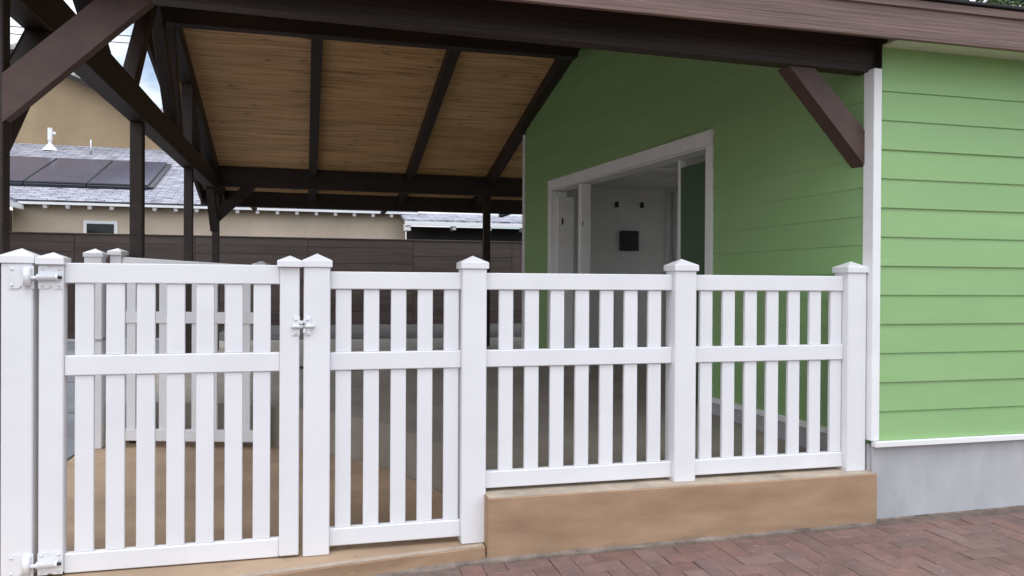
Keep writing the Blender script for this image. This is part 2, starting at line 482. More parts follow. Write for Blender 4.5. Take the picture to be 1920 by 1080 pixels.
# mortar fillet along the wall foot
n = 90
V, F = [], []
for i in range(n + 1):
    x = -1.5 + (8.2 + 1.5) * i / n
    y = wall_front(x) + .01
    wv = .028 + .012 * math.sin(i * 1.7) + random.uniform(-.006, .006) if x < 3.2 else .010 + random.uniform(-.002, .003)
    V += [(x, y + .03, zpav(x) + (.016 if x < 3.2 else .008) + random.uniform(-.004, .006)), (x, y - wv, zpav(x) + .004), (x, y - wv - .006, zpav(x) - .02)]
for i in range(n):
    for k in range(2): F.append((3 * i + k, 3 * i + k + 1, 3 * i + 3 + k + 1, 3 * i + 3 + k))
tag(verts_obj('mortar_fillet', V, F, MORTAR, bed), kind='stuff')

# ------------------------------------------------------------------ retaining wall
rwt = thing('retaining_wall', 'low tan concrete retaining wall under the picket fence, beside grey foundation', 'wall', (2.03, 3.97, -.12))
poly_prism('wall', [(3.878, -.31), (3.878, .184), (4.056, .190), (4.056, -.31)], 'x', .869, 3.197, TANW, rwt, .004)
poly_prism('coping', [(3.884, .1845), (3.884, .1872), (4.05, .1932), (4.05, .1905)], 'x', .876, 3.19, CONCTOP, rwt)
poly_prism('coping', [(.858, 3.893), (.858, 3.934), (-1.766, 3.561), (-4.4, 3.19), (-4.4, 3.147), (-1.766, 3.519)], 'z', -.0595, -.0565, CONCTOP, curb)

# ------------------------------------------------------------------ white fence
def cap_mesh(w, zs, za):
    bm = bmesh.new()
    def ring(h, z): return [bm.verts.new((sx * h, sy * h, z)) for sx, sy in ((-1, -1), (1, -1), (1, 1), (-1, 1))]
    a = w / 2
    R = [ring(a - .002, -.001), ring(a, .001), ring(a, zs), ring(a - .004, zs + .004)]
    ap = bm.verts.new((0, 0, za))
    bm.faces.new(R[0])
    for A, B in zip(R, R[1:]):
        for k in range(4): bm.faces.new((A[k], A[(k + 1) % 4], B[(k + 1) % 4], B[k]))
    for k in range(4): bm.faces.new((R[-1][k], R[-1][(k + 1) % 4], ap))
    me = to_mesh(bm, 'cap'); me.materials.append(VINYL)
    return me
CAP5 = cap_mesh(.145, .03, .068)
CAP4 = cap_mesh(.116, .028, .056)
PY0 = 4.0135
def post(parent, x, z0, z1=1.358, y=PY0, w=.127):
    p = box('post', (x - w / 2, y - w / 2, z0), (x + w / 2, y + w / 2, z1), VINYL, parent, .005)
    place('post_cap', CAP5, VINYL, (x, y, z1), p)
    return p
fence = thing('picket_fence', 'white vinyl picket fence of three panels between the gate and the green house', 'fence', (1.5, PY0, .19))
XP = (.0245, .8135, 2.006, 3.109)
for x, z0 in zip(XP, (-.063, -.063, .187, .187)): post(fence, x, z0)
def rail(parent, x0, x1, z0, z1, y=PY0, t=.047): return box('rail', (x0, y - t / 2, z0), (x1, y + t / 2, z1), VINYL, parent, .004)
def picket(parent, x, z0, z1, w=.077, y=PY0, t=.024): return box('picket', (x - w / 2, y - t / 2, z0), (x + w / 2, y + t / 2, z1), VINYL, parent, .003)
for a, b, zb, xs in ((0, 1, -.033, [.154, .2925, .429, .565, .7015]),
                     (1, 2, .209, [.9935 + .1416 * i for i in range(7)]),
                     (2, 3, .210, [2.158 + .141 * i for i in range(7)])):
    x0, x1 = XP[a] + .0637, XP[b] - .0637
    rail(fence, x0, x1, 1.249, 1.337); rail(fence, x0, x1, .844, .933); rail(fence, x0, x1, zb, zb + .087)
    for x in xs:
        picket(fence, x, zb + .0875, .8435); picket(fence, x, .9335, 1.2485)

gp = thing('gate_post', 'white vinyl hinge post that carries the front picket gate', 'post', (-1.2845, PY0, -.06))
post(gp, -1.2845, -.063, 1.362)

def screw(parent, x, y, z): 
    bm = bmesh.new(); tube_bm(bm, [(x, y, z), (x, y - .004, z)], .0065, 8); return raw('screw', bm, HARDW, parent, True)
def plate_poly(w, h, k=.014):
    return [(-w / 2, -h / 2), (-.012, -h / 2), (0, -h / 2 + k), (.012, -h / 2), (w / 2, -h / 2), (w / 2, h / 2), (.012, h / 2), (0, h / 2 - k), (-.012, h / 2), (-w / 2, h / 2)]
def hinge(zc):
    yf = 3.9495
    # leaf on the post with its upright knuckle
    pp = poly_prism('hinge_plate', [(-1.264 + a, zc + b) for a, b in plate_poly(.098, .1)], 'y', yf - .005, yf, HARDW, gp, .001)
    tube('hinge_barrel', [(-1.238, yf - .016, zc - .04), (-1.238, yf - .016, zc + .04)], .016, HARDW, pp, 12)
    for sx in (-.038, .034):
        for sz in (-.036, .036): screw(pp, -1.264 + sx, yf - .004, zc + sz)
    return pp
hinge(1.298); hinge(.0)

gate = thing('picket_gate', 'white vinyl picket gate hanging between the hinge post and the latch post', 'gate', (-.63, 3.98, -.05))
gy = 3.985
for x0, x1, nm in ((-1.197, -1.096, 'stile'), (-.151, -.059, 'stile')):
    s_ = box(nm, (x0, 3.951, -.052), (x1, 4.02, 1.357), VINYL, gate, .005)
    cm = CAP4 if x1 > -.5 else CAP4
    place('stile_cap', cm, VINYL, ((x0 + x1) / 2, 3.9855, 1.357), s_)
for z0, z1 in ((1.272, 1.365), (.848, .94), (-.058, .032)):
    box('rail', (-1.0955, 3.966, z0), (-.1515, 4.006, z1), VINYL, gate, .004)
for x in (-1.015, -.8845, -.754, -.6235, -.493, -.3635, -.2345):
    for z0, z1 in ((.0325, .8475), (.9405, 1.2715)): box('picket', (x - .04, 3.975, z0), (x + .04, 3.998, z1), VINYL, gate, .003)
def gate_hinge(zc):
    yf = 3.9505
    pp = poly_prism('hinge_plate', [(-1.146 + a, zc + b) for a, b in plate_poly(.1, .1)], 'y', yf - .005, yf, HARDW, gate, .001)
    tube('hinge_bolt', [(-1.222, yf - .018, zc - .003), (-1.19, yf - .018, zc - .002)], .009, HARDW, pp, 10)
    tube('hinge_sleeve', [(-1.197, yf - .018, zc), (-1.193, yf - .018, zc), (-1.192, yf - .018, zc), (-1.121, yf - .018, zc)], [.0155, .0155, .0135, .0135], HARDW, pp, 12)
    tube('hinge_nut', [(-1.121, yf - .018, zc), (-1.112, yf - .018, zc)], .017, HARDW, pp, 6, False)
    tube('bolt_end', [(-1.112, yf - .018, zc), (-1.098, yf - .018, zc)], .007, BLACKP, pp, 10)
    for sx in (-.034, .036):
        for sz in (-.038, .038): screw(pp, -1.146 + sx, yf - .004, zc + sz)
gate_hinge(1.298); gate_hinge(.0)
# gravity latch: body on the gate, keep on the post
def latch_plate(parent, xc, w, yf, nm):
    pp = box(nm, (xc - w / 2, yf - .005, 1.022), (xc + w / 2, yf, 1.114), HARDW, parent, .002)
    for z in (1.034, 1.1): screw(pp, xc, yf - .004, z)
    return pp
lp = latch_plate(gate, -.075, .036, 3.9505, 'latch_plate')
tube('latch_bar', [(-.096, 3.938, 1.067), (-.04, 3.938, 1.067)], .009, HARDW, lp, 10)
tube('latch_pivot', [(-.05, 3.9465, 1.088), (-.05, 3.926, 1.088)], .009, HARDW, lp, 10)
kp = latch_plate(fence, -.018, .03, 3.9495, 'latch_keep')
tube('keep_bar', [(-.034, 3.938, 1.068), (.014, 3.938, 1.068)], .009, HARDW, kp, 10)
for z in (1.092, 1.045):
    box('keep_jaw', (-.041, 3.932, z - .011), (-.03, 3.945, z + .011), HARDW, kp, .003)

# second gate on the walk behind
ip = thing('inner_post', 'white vinyl post on the tan walk behind the gate, beside the tilted inner gate', 'post', (-1.696, 6.95, -.064))
box_ip = box('post', (-1.762, 6.885, -.0635), (-1.632, 7.015, 1.478), VINYL, ip, .005)
place('post_cap', CAP5, VINYL, (-1.697, 6.95, 1.478), box_ip)
box('strap', (-1.765, 6.882, .80), (-1.629, 7.018, .826), GALV, box_ip, .002)
ig = thing('inner_gate', 'white vinyl picket gate with sloping top rail standing ajar behind the front gate', 'gate', (-1.58, 6.98, -.02))
GA = math.atan2(-.36, 1.227)
def gpt(t, z): return Vector((-1.58 + t * math.cos(GA), 6.98 + t * math.sin(GA), z))
def gbox(name, t0, t1, d, z0, z1, parent=ig, bev=.003): return cbox(name, gpt((t0 + t1) / 2, (z0 + z1) / 2), (t1 - t0, d, z1 - z0), VINYL, parent, bev, (0, 0, GA))
def zt(t): return 1.487 - t * .057
GL = 1.279
for t0, t1, z1 in ((0, .095, 1.497), (GL - .09, GL, 1.40)):
    s_ = gbox('stile', t0, t1, .066, -.045, z1, ig, .004)
    place('stile_cap', CAP4, VINYL, gpt((t0 + t1) / 2, z1), s_, (0, 0, GA))
beam('rail', gpt(.096, zt(.096) - .047), gpt(GL - .091, zt(GL - .091) - .047), .046, .093, VINYL, ig)
gbox('rail', .0955, GL - .0905, .046, .945, 1.038); gbox('rail', .0955, GL - .0905, .046, -.012, .082)
for k in range(8):
    t = .165 + .1345 * k
    gbox('picket', t - .038, t + .038, .022, .0825, .9445); gbox('picket', t - .038, t + .038, .022, 1.0385, zt(t) - .0955)

# ------------------------------------------------------------------ green house
RIDGE, ZR, SL = 8.25, 4.17, .285
def zc(y): return ZR - SL * abs(y - RIDGE)
EX = .1718
house = thing('green_house', 'green lap-sided building with white trim on a grey concrete foundation', 'house', (3.2, 3.95, -.1))
def plank_mesh(length, expo, th=.014, key={}):
    k = (round(length, 3), round(expo, 4), th)
    if k in key: return key[k]
    bm = bmesh.new()
    prof = [(-th, 0), (-th - .0005, .003), (-.005, expo + .010), (0, expo + .010), (0, 0)]
    A = [bm.verts.new((-length / 2, p[0], p[1])) for p in prof]
    B = [bm.verts.new((length / 2, p[0], p[1])) for p in prof]
    bm.faces.new(A); bm.faces.new(B)
    for i in range(5): bm.faces.new((A[i], A[(i + 1) % 5], B[(i + 1) % 5], B[i]))
    me = to_mesh(bm, 'plank'); me.materials.append(GREEN); key[k] = me
    return me
# front
box('wall_core', (3.2375, 3.936, .34), (8.4, 4.05, 2.71), GREEN, house, 0)
box('foundation', (3.2045, 3.93, -.32), (8.4, 4.08, .333), CONC, house, .004)
wt = box('water_table', (3.198, 3.893, .3335), (8.4, 3.9355, .366), WPAINT, house, .003)
for k in range(12):
    place('siding_plank', plank_mesh(5.16, EX), GREEN, (3.2365 + 2.58, 3.9355 - .001 * (k % 2 == 0), .368 + EX * k), house)
place('siding_plank', plank_mesh(5.16, .262), GREEN, (3.2365 + 2.58, 3.9355, .368 + EX * 12), house)
# side wall along the porch, running back at a slight angle
A0 = math.atan2(.0534, 1)
C0 = Vector((3.2, 3.95, 0))
DU = Vector((-math.sin(A0), math.cos(A0), 0)); DN = Vector((-math.cos(A0), -math.sin(A0), 0))
def wp(u, out, z): return C0 + DU * u + DN * out + Vector((0, 0, z))
RW = (0, 0, A0 - math.pi / 2)                    # local +X points from the back of the wall to its corner, local -Y outwards
def wbox(name, u0, u1, o0, o1, z0, z1, m, parent=None, bev=.002):
    return cbox(name, wp((u0 + u1) / 2, (o0 + o1) / 2, (z0 + z1) / 2), (u1 - u0, abs(o1 - o0), z1 - z0), m, parent or house, bev, RW)
def yu(u): return 3.95 + u * math.cos(A0)
UE = 6.5                                          # far end of the wall
U0, U1 = 1.80, 5.40                              # clear opening
def hz(u): return 2.404 + .054 * (u - U0) / (U1 - U0)      # underside of the head casing
pts = [(0.02, .10), (U0, .10), (U0, 2.55), (U1, 2.55), (U1, .10), (UE, .10), (UE, zc(yu(UE)) - .01), ((RIDGE - 3.95) / math.cos(A0), ZR - .01), (.02, zc(yu(.02)) - .01)]
UR = (RIDGE - 3.95) / math.cos(A0)
bm = bmesh.new()
def wpoly(pts):
    TA = [bm.verts.new(wp(u, -.001, z)) for u, z in pts]; TB = [bm.verts.new(wp(u, -.13, z)) for u, z in pts]
    bm.faces.new(TA); bm.faces.new(TB)
    for i in range(len(pts)): bm.faces.new((TA[i], TA[(i + 1) % len(pts)], TB[(i + 1) % len(pts)], TB[i]))
wpoly([(.02, .1), (U0, .1), (U0, zc(yu(U0)) - .01), (.02, zc(yu(.02)) - .01)])
wpoly([(U0, hz(U0) + .01), (U1, hz(U1) + .01), (U1, zc(yu(U1)) - .01), (UR, ZR - .01), (U0, zc(yu(U0)) - .01)])
wpoly([(U1, .1), (UE, .1), (UE, zc(yu(UE)) - .01), (U1, zc(yu(U1)) - .01)])
raw('wall_core', bm, GREEN, house)
def side_plank(u0, u1, z):
    if u1 - u0 < .08: return
    place('siding_plank', plank_mesh(u1 - u0, EX, .0095), GREEN, wp((u0 + u1) / 2, .0, z), house, RW)
z = .322
for k in range(22):
    zz = z + EX * k
    lo, hi = .05, UE - .035
    if zz + EX > zc(yu(lo)) - .02:
        dy = (ZR - (zz + EX) - .02) / SL
        lo = max(lo, RIDGE - dy - 3.95); hi = min(hi, RIDGE + dy - 3.95)
    if zz < 2.56 - EX * .3:
        side_plank(lo, U0 - .098, zz); side_plank(U1 + .117, hi, zz)
    elif hi > lo: side_plank(lo, hi, zz)
wbox('skirt_trim', .05, U0 - .1, -.001, .032, .345, .385, WPAINT, None, .003)
wbox('skirt_trim', U1 + .118, UE, -.001, .032, .345, .385, WPAINT, None, .003)
wbox('foundation', .0, U0 - .005, -.12, .012, -.3, .344, CONC, None, .004)
wbox('foundation', U1 + .005, UE, -.12, .012, -.3, .344, CONC, None, .004)
wbox('corner_trim', -.038, .048, -.036, .0205, .37, 2.556, WPAINT, None, .003)
wbox('corner_trim', UE - .033, UE + .05, -.04, .026, .34, zc(yu(UE)) - .2, WPAINT, None, .003)
# back wall of the building
box('rear_wall', (2.98, yu(UE) - .1, .1), (8.4, yu(UE) - .0, 2.9), GREEN, house, 0)
# opening: casing, jambs, mullion, sliding leaf
wbox('jamb_casing', U0 - .095, U0, .0, .026, .25, hz(U0), WPAINT, None, .003)
wbox('jamb_casing', U1, U1 + .115, .0, .026, .25, hz(U1), WPAINT, None, .003)
bm = bmesh.new()
hp = [(U0 - .095, hz(U0) + .0005), (U1 + .115, hz(U1) + .0005), (U1 + .115, 2.578), (U0 - .095, 2.522)]
TA = [bm.verts.new(wp(u, .0, z)) for u, z in hp]; TB = [bm.verts.new(wp(u, .029, z)) for u, z in hp]
bm.faces.new(TA); bm.faces.new(TB)
for i in range(4): bm.faces.new((TA[i], TA[(i + 1) % 4], TB[(i + 1) % 4], TB[i]))
raw('head_casing', bm, WPAINT, house)
wbox('jamb_liner', U0, U0 + .02, -.15, .0, .26, 2.40, WPAINT, None, .002)
wbox('jamb_liner', U1 - .02, U1, -.18, .0, .26, 2.44, WPAINT, None, .002)
bm = bmesh.new()
q4 = [(U0 + .021, hz(U0) - .01), (U1 - .021, hz(U1) - .01), (U1 - .021, hz(U1) + .008), (U0 + .021, hz(U0) + .008)]
TA = [bm.verts.new(wp(u, -.002, z)) for u, z in q4]; TB = [bm.verts.new(wp(u, -.18, z)) for u, z in q4]
bm.faces.new(TA); bm.faces.new(TB)
for i in range(4): bm.faces.new((TA[i], TA[(i + 1) % 4], TB[(i + 1) % 4], TB[i]))
raw('head_liner', bm, WPAINT, house)
mu = wbox('mullion', 4.465, 4.555, -.115, .004, .262, 2.425, WPAINT, None, .004)
for zz in (1.94, 1.35, .8): wbox('hinge', 4.45, 4.466, -.02, .002, zz, zz + .055, GALV, mu, .002)
lf = wbox('door_leaf', 5.30, 5.345, -.24, -.03, .275, 2.36, WPAINT, None, .003)
wbox('door_leaf', 5.3455, 5.379, -.21, -.04, .275, 2.36, WPAINT, None, .003)
wbox('hinge', 5.289, 5.30, -.1, -.08, 2.02, 2.1, BLACKP, lf, .002)
sl = wbox('sliding_door', 1.822, 2.40, -.14, -.095, .275, 2.318, DGREEN, None, .003)
wbox('door_edge', 2.4005, 2.435, -.15, -.085, .275, 2.384, WPAINT, None, .003)
# the room behind the opening
IX0, IX1, IY0, IY1 = 3.02, 7.4, 4.2, 10.29
rm = 'interior_'
box('interior_wall', (IX0, IY1, .2), (IX1, IY1 + .05, 2.64), INTW, house, 0)
# right-hand wall of the room with an unseen opening added to brighten the interior
box('interior_wall', (IX1, IY0, .2), (IX1 + .05, 5.2, 2.64), INTW, house, 0)
box('interior_wall', (IX1, 9.4, .2), (IX1 + .05, IY1 - .002, 2.64), INTW, house, 0)
box('interior_wall', (IX1, 5.2005, .2), (IX1 + .05, 9.3995, 1.15), INTW, house, 0)
box('interior_wall', (IX1, 5.2005, 2.45), (IX1 + .05, 9.3995, 2.64), INTW, house, 0)
box('interior_wall', (3.36, IY0 - .05, .2), (IX1, IY0 - .002, 2.64), INTW, house, 0)
box('interior_ceiling', (3.26, IY0, 2.642), (IX1, IY1, 2.70), INTW, house, 0)
box('ceiling_beam', (3.3, 7.3, 2.46), (IX1 - .01, 7.44, 2.6415), WPAINT, house, .004)
box('interior_door_casing', (4.90, IY1 - .03, .28), (4.965, IY1 - .001, 2.6), WPAINT, house, .003)
box('interior_door_casing', (5.0, IY1 - .13, .28), (5.07, IY1 - .001, 2.6), WPAINT, house, .003)
box('wall_box', (4.19, IY1 - .06, 1.755), (4.46, IY1 - .001, 2.035), SOLFR, house, .004)
for x in (4.137, 4.517): box('wall_bracket', (x - .02, IY1 - .05, 2.365), (x + .02, IY1 - .001, 2.44), BLACKP, house, .003)
box('baseboard', (3.1, IY1 - .018, .272), (4.89, IY1 - .001, .40), DARKW, house, .003)

# ------------------------------------------------------------------ timber pavilion
pav = thing('timber_pavilion', 'dark brown timber pavilion roof with trusses, braces and plank ceiling', 'pavilion', (.8, 8.25, .26))
PXL = -1.41
def pvpost(x, y, z0, z1, w=.14): return box('post', (x - w / 2, y - w / 2, z0), (x + w / 2, y + w / 2, z1), WOOD_SHADED, pav, .005)
box('post', (-1.49, 3.985, -.062), (-1.353, 4.078, 2.84), WOOD_SHADED, pav, .005)
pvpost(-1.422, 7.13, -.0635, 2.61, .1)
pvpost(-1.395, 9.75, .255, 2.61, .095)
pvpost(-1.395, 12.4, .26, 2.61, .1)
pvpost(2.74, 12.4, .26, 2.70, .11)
beam('front_beam', (-1.50, 4.008, 2.748), (3.2355, 4.008, 2.676), .1, .265, WOOD_SHADED, pav)
beam('truss_chord', (PXL, 3.95, 2.725), (PXL, 13.2, 2.745), .138, .235, WOOD_SHADED, pav)
box('beam_end_cap', (3.2325, 3.914, 2.5575), (3.2368, 3.957, 2.815), WOOD_SHADED, pav, .0005)
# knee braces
poly_prism('knee_brace', [(-1.352, 2.006), (-1.352, 2.214), (-.947, 2.606), (-.737, 2.606)], 'y', 3.985, 4.075, WOOD_LIT, pav, .005)
poly_prism('knee_brace', [(3.196, 1.985), (3.196, 2.178), (2.82, 2.558), (2.665, 2.558)], 'y', 3.985, 4.115, WOOD_LIT, pav, .005)
poly_prism('knee_brace', [(4.08, 1.87), (4.08, 2.07), (4.62, 2.605), (4.82, 2.605)], 'x', PXL - .055, PXL + .055, WOOD_SHADED, pav, .005)
poly_prism('knee_brace', [(12.349, 2.03), (12.349, 2.23), (11.98, 2.61), (11.78, 2.61)], 'x', PXL - .055, PXL + .055, WOOD_SHADED, pav, .005)
poly_prism('knee_brace', [(-1.344, 2.195), (-1.344, 2.395), (-1.03, 2.705), (-.83, 2.705)], 'y', 12.34, 12.46, WOOD_SHADED, pav, .005)
poly_prism('knee_brace', [(12.451, 2.13), (12.451, 2.33), (12.75, 2.615), (12.95, 2.615)], 'x', PXL - .055, PXL + .055, WOOD_SHADED, pav, .005)
# webs of the end truss
def web(y0, z0, y1, z1, w=.11, h=.13): beam('truss_web', (PXL, y0, z0), (PXL, y1, z1), w, h, WOOD_SHADED, pav)
web(6.72, 2.80, 7.62, 3.86)
web(8.82, 2.80, 7.80, 3.86)
web(9.10, 2.82, 8.50, 3.92, .1, .12)
web(10.6, 2.82, 9.85, 3.55, .1, .12)
web(5.95, 2.82, 5.25, 3.20, .1, .12)
box('king_post', (PXL - .06, 9.69, 2.862), (PXL + .06, 9.81, 3.60), WOOD_SHADED, pav, .004)
# rafters: both slopes
RH = .15
def rafter(x0, x1, front, w=.12, h=RH, nm='rafter'):
    ye = 3.74 if front else 13.24
    yr = RIDGE - .075 if front else RIDGE + .075
    g = h / 2 + .004
    return beam(nm, (x0, yr, zc(yr) - g), (x1, ye, zc(ye) - g), w, h, WOOD_SHADED, pav)
for fr in (True, False):
    rafter(PXL, PXL, fr, .138, .19, 'top_chord')
    rafter(.045, -.005, fr); rafter(1.56, 1.45, fr)
    rafter(2.885, 2.745 if not fr else 3.12, fr, .13)
    rafter(-1.69, -1.69, fr, .045, .2, 'barge_board')
beam('ridge_beam', (-1.7, RIDGE, 3.945), (2.83, RIDGE, 3.935), .14, .30, WOOD_SHADED, pav)
beam('rear_beam', (-1.52, 12.37, 2.855), (3.4, 12.37, 2.845), .13, .29, WOOD_SHADED, pav)
box('rear_fascia', (-1.72, 13.25, 2.50), (6.5, 13.29, 2.80), WOOD_SHADED, pav, .004)
# unseen flat deck added behind the rear eave to shade the back of the yard
box('added_shade_deck', (-1.2, 13.295, 2.80), (6.5, 16.3, 2.86), WOOD_SHADED, pav, .004)
for x in (-1.1, 1.4, 3.9): box('shade_deck_joist', (x - .04, 13.3, 2.70), (x + .04, 16.28, 2.799), WOOD_SHADED, pav, .003)
box('shade_deck_post', (5.9, 16.1, .26), (6.02, 16.22, 2.80), WOOD_SHADED, pav, .003)
# ceiling sheets between the rafters
xs = [-1.72, -1.41, .02, 1.5, 2.82, 4.3, 5.7, 7.3, 8.7]
for fr in (True, False):
    cuts = [RIDGE, 5.75, 3.72] if fr else [RIDGE, 10.78, 13.25]
    for a, b in zip(xs, xs[1:]):
        for ya, yb in zip(cuts, cuts[1:]):
            d = 1 if yb > ya else -1
            p0 = Vector(((a + b) / 2, ya + d * .004, zc(ya) - SL * .004 + .008)); p1 = Vector(((a + b) / 2, yb, zc(yb) + .008))
            Lh = (p1 - p0).length
            me = box_mesh(b - a - .004, Lh - .006, .014, .001).copy(); me.materials.append(PINE)
            place('ceiling_sheet', me, PINE, (p0 + p1) / 2, pav, (math.atan2(p1.z - p0.z, abs(p1.y - p0.y)) * d, 0, 0))
# roof covering
for fr in (True, False):
    ye = 3.675 if fr else 13.33
    V = [(x, y, zc(y) + dz) for x in (-1.74, 8.8) for y in (RIDGE, ye) for dz in (.017, .030)]
    verts_obj('roof_sheet', V, [(0, 1, 3, 2), (4, 5, 7, 6), (0, 1, 5, 4), (2, 3, 7, 6), (0, 2, 6, 4), (1, 3, 7, 5)], ROOFB, pav)
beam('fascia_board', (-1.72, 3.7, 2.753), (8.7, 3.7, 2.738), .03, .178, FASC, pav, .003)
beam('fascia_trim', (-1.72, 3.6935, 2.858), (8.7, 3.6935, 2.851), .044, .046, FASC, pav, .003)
box('drip_edge', (-1.74, 3.655, 2.882), (8.8, 3.6745, 2.899), ROOFB, pav, .003)
box('soffit', (3.24, 3.7155, 2.687), (8.4, 3.934, 2.70), SOFF, house, .001)

# ------------------------------------------------------------------ brown board fence at the back
bfz = thing('board_fence', 'tall dark brown horizontal board fence across the back of the yard', 'fence', (0, 19.05, 0))
BW = .19
X = -12.5
for s in range(9):
    x0, x1 = X + s * 2.48, X + (s + 1) * 2.48
    for k in range(12):
        z0 = .02 + k * (BW + .0017)
        if z0 < .1 and x0 > -2: continue
        cbox('board', ((x0 + x1) / 2, 19.03 + random.uniform(-.003, .003), z0 + BW / 2), (2.474, .03, BW + .001), FENCEB, bfz, .006)
    box('cap_rail', (x0 + .002, 18.99, 2.322 - .006), (x1 - .002, 19.08, 2.322 + .024), FENCEB, bfz, .004)
    box('fence_post', (x0 - .045, 19.046, -.1), (x0 + .045, 19.136, 2.31), FENCEB, bfz, .003)
box('plinth', (-12.5, 18.95, -.2), (-1.8, 19.1, .012), CONC, bfz, .004)

# ------------------------------------------------------------------ tan house behind the fence
th = thing('tan_house', 'tan stucco house with grey shingle roof and white rafter tails behind the fence', 'house', (-4, 22, -.3))
box('wall', (-7.0, 21.25, -.3), (2.45, 21.8, 3.27), STUCCO2, th, 0)
box('wall', (2.25, 21.8, -.3), (2.45, 27.4, 3.3), STUCCO2, th, 0)
SR = .36
def zr(y): return 3.25 + SR * (y - 21)
def roof_slab(name, x0, x1, y0, y1, m, parent, zf, th_=.06):
    dy = y1 - y0; dz = zf(y1) - zf(y0)
    Ls = math.hypot(dy, dz)
    me = box_mesh(x1 - x0, Ls, th_, .004).copy(); me.materials.append(m)
    a = math.atan2(dz, dy)
    c = Vector(((x0 + x1) / 2, (y0 + y1) / 2, (zf(y0) + zf(y1)) / 2)) - Vector((0, -math.sin(a), math.cos(a))) * th_ / 2
    return place(name, me, m, c, parent, (a, 0, 0))
def roof_poly(name, pts, zf, m, parent, t=.06):
    # sloped slab: mesh in the roof's own frame (y up the slope) so the courses follow it
    y0 = min(p[1] for p in pts); sl = math.atan2(zf(y0 + 1) - zf(y0), 1)
    o0 = Vector((pts[0][0], y0, zf(y0)))
    bm = bmesh.new()
    A = [bm.verts.new((x - o0.x, (y - y0) / math.cos(sl), 0)) for x, y in pts]
    B = [bm.verts.new((x - o0.x, (y - y0) / math.cos(sl), -t)) for x, y in pts]
    bm.faces.new(A); bm.faces.new(B)
    for q in range(len(pts)): bm.faces.new((A[q], A[(q + 1) % len(pts)], B[(q + 1) % len(pts)], B[q]))
    me = to_mesh(bm, name); me.materials.append(m)
    return place(name, me, m, o0, parent, (sl, 0, 0))
rf = roof_poly('roof', [(-6.82, 20.95), (2.75, 20.95), (2.75, 27.62), (-13.3, 27.62), (-13.3, 27.4)], zr, SHING, th)
box('eave_board', (-6.80, 20.955, 3.125), (2.74, 20.985, 3.185), WPAINT, th, .003)
k = 0
x = -6.23
while x < 2.4:
    beam('rafter_tail', (x, 20.99, 3.09), (x, 21.3, 3.20), .085, .11, WPAINT, th, .003)
    x += .487
# window
wn = box('window', (-5.45, 21.21, 1.9), (-4.68, 21.2495, 2.78), WPAINT, th, .004)
box('pane', (-5.37, 21.20, 1.98), (-4.76, 21.2095, 2.705), GLASSD, wn, 0)
# wing that steps forward at the left
box('wing_wall', (-12.5, 3.5, -.3), (-7.08, 21.49, 3.0), STUCCO2, th, 0)
V = [(-6.72, 3.2, 3.06), (-6.72, 21.2, 3.06), (-12.5, 26.9, 5.106), (-12.5, 3.2, 5.106)]
V += [(a, b, c + .07) for a, b, c in V]
verts_obj('wing_roof', V, [(0, 1, 2, 3), (4, 5, 6, 7), (0, 1, 5, 4), (1, 2, 6, 5), (2, 3, 7, 6), (3, 0, 4, 7)], SHING, th)
box('wing_eave', (-6.722, 3.2, 2.99), (-6.68, 21.0, 3.10), WPAINT, th, .003)
# upper storey gable
AX, AZ, GS = -8.95, 8.36, .41
GY = 27.5
def zg(x): return AZ - GS * abs(x - AX)
poly_prism('gable_wall', [(-13.6, 4.5), (-4.0, 4.5), (-4.0, zg(-4.0)), (AX, AZ), (-13.6, zg(-13.6))], 'y', GY, GY + .2, STUCCO, th)
poly_prism('upper_side_wall', [(GY + .2, 4.5), (33, 4.5), (33, zg(-4.0)), (GY + .2, zg(-4.0))], 'x', -4.2, -4.0, STUCCO, th)
for sgn, xe in ((1, -3.55), (-1, -14.0)):
    poly_prism('upper_roof', [(AX, AZ + .05), (xe, zg(xe) + .05), (xe, zg(xe) + .20), (AX, AZ + .20)], 'y', GY - .42, 33.2, TILE, th)
    for q in range(19):
        xx = AX + sgn * (.12 + q * .28)
        if (sgn > 0 and xx > xe) or (sgn < 0 and xx < xe): break
        tube('roof_tile', [(xx, GY - .45, zg(xx) + .20), (xx, GY - .05, zg(xx) + .20)], .085, TILE, th, 8)
    poly_prism('rake_board', [(AX, AZ - .10), (xe, zg(xe) - .10), (xe, zg(xe) + .048), (AX, AZ + .048)], 'y', GY - .40, GY - .36, DARKW, th)
# roof vent
vy = 26.75
vt = tube('vent_pipe', [(-7.8, vy, zr(vy) - .1), (-7.8, vy, zr(vy) + .5)], .05, WPAINT, th, 12, False)
tube('vent_hood', [(-7.8, vy, zr(vy) + .28), (-7.8, vy, zr(vy) + .66)], .068, WPAINT, th, 16, False)
tube('vent_elbow', [(-7.72, vy, zr(vy) + .5), (-7.64, vy, zr(vy) + .5)], .045, WPAINT, th, 12, False)
tube('vent_flashing', [(-7.8, vy, zr(vy) - .05), (-7.8, vy, zr(vy) + .03), (-7.8, vy, zr(vy) + .18)], [.25, .18, .055], WPAINT, th, 16, False)
tube('vent_pipe', [(-6.55, 26.3, zr(26.3) - .1), (-6.55, 26.3, zr(26.3) + .45)], .03, GALV, th, 8)
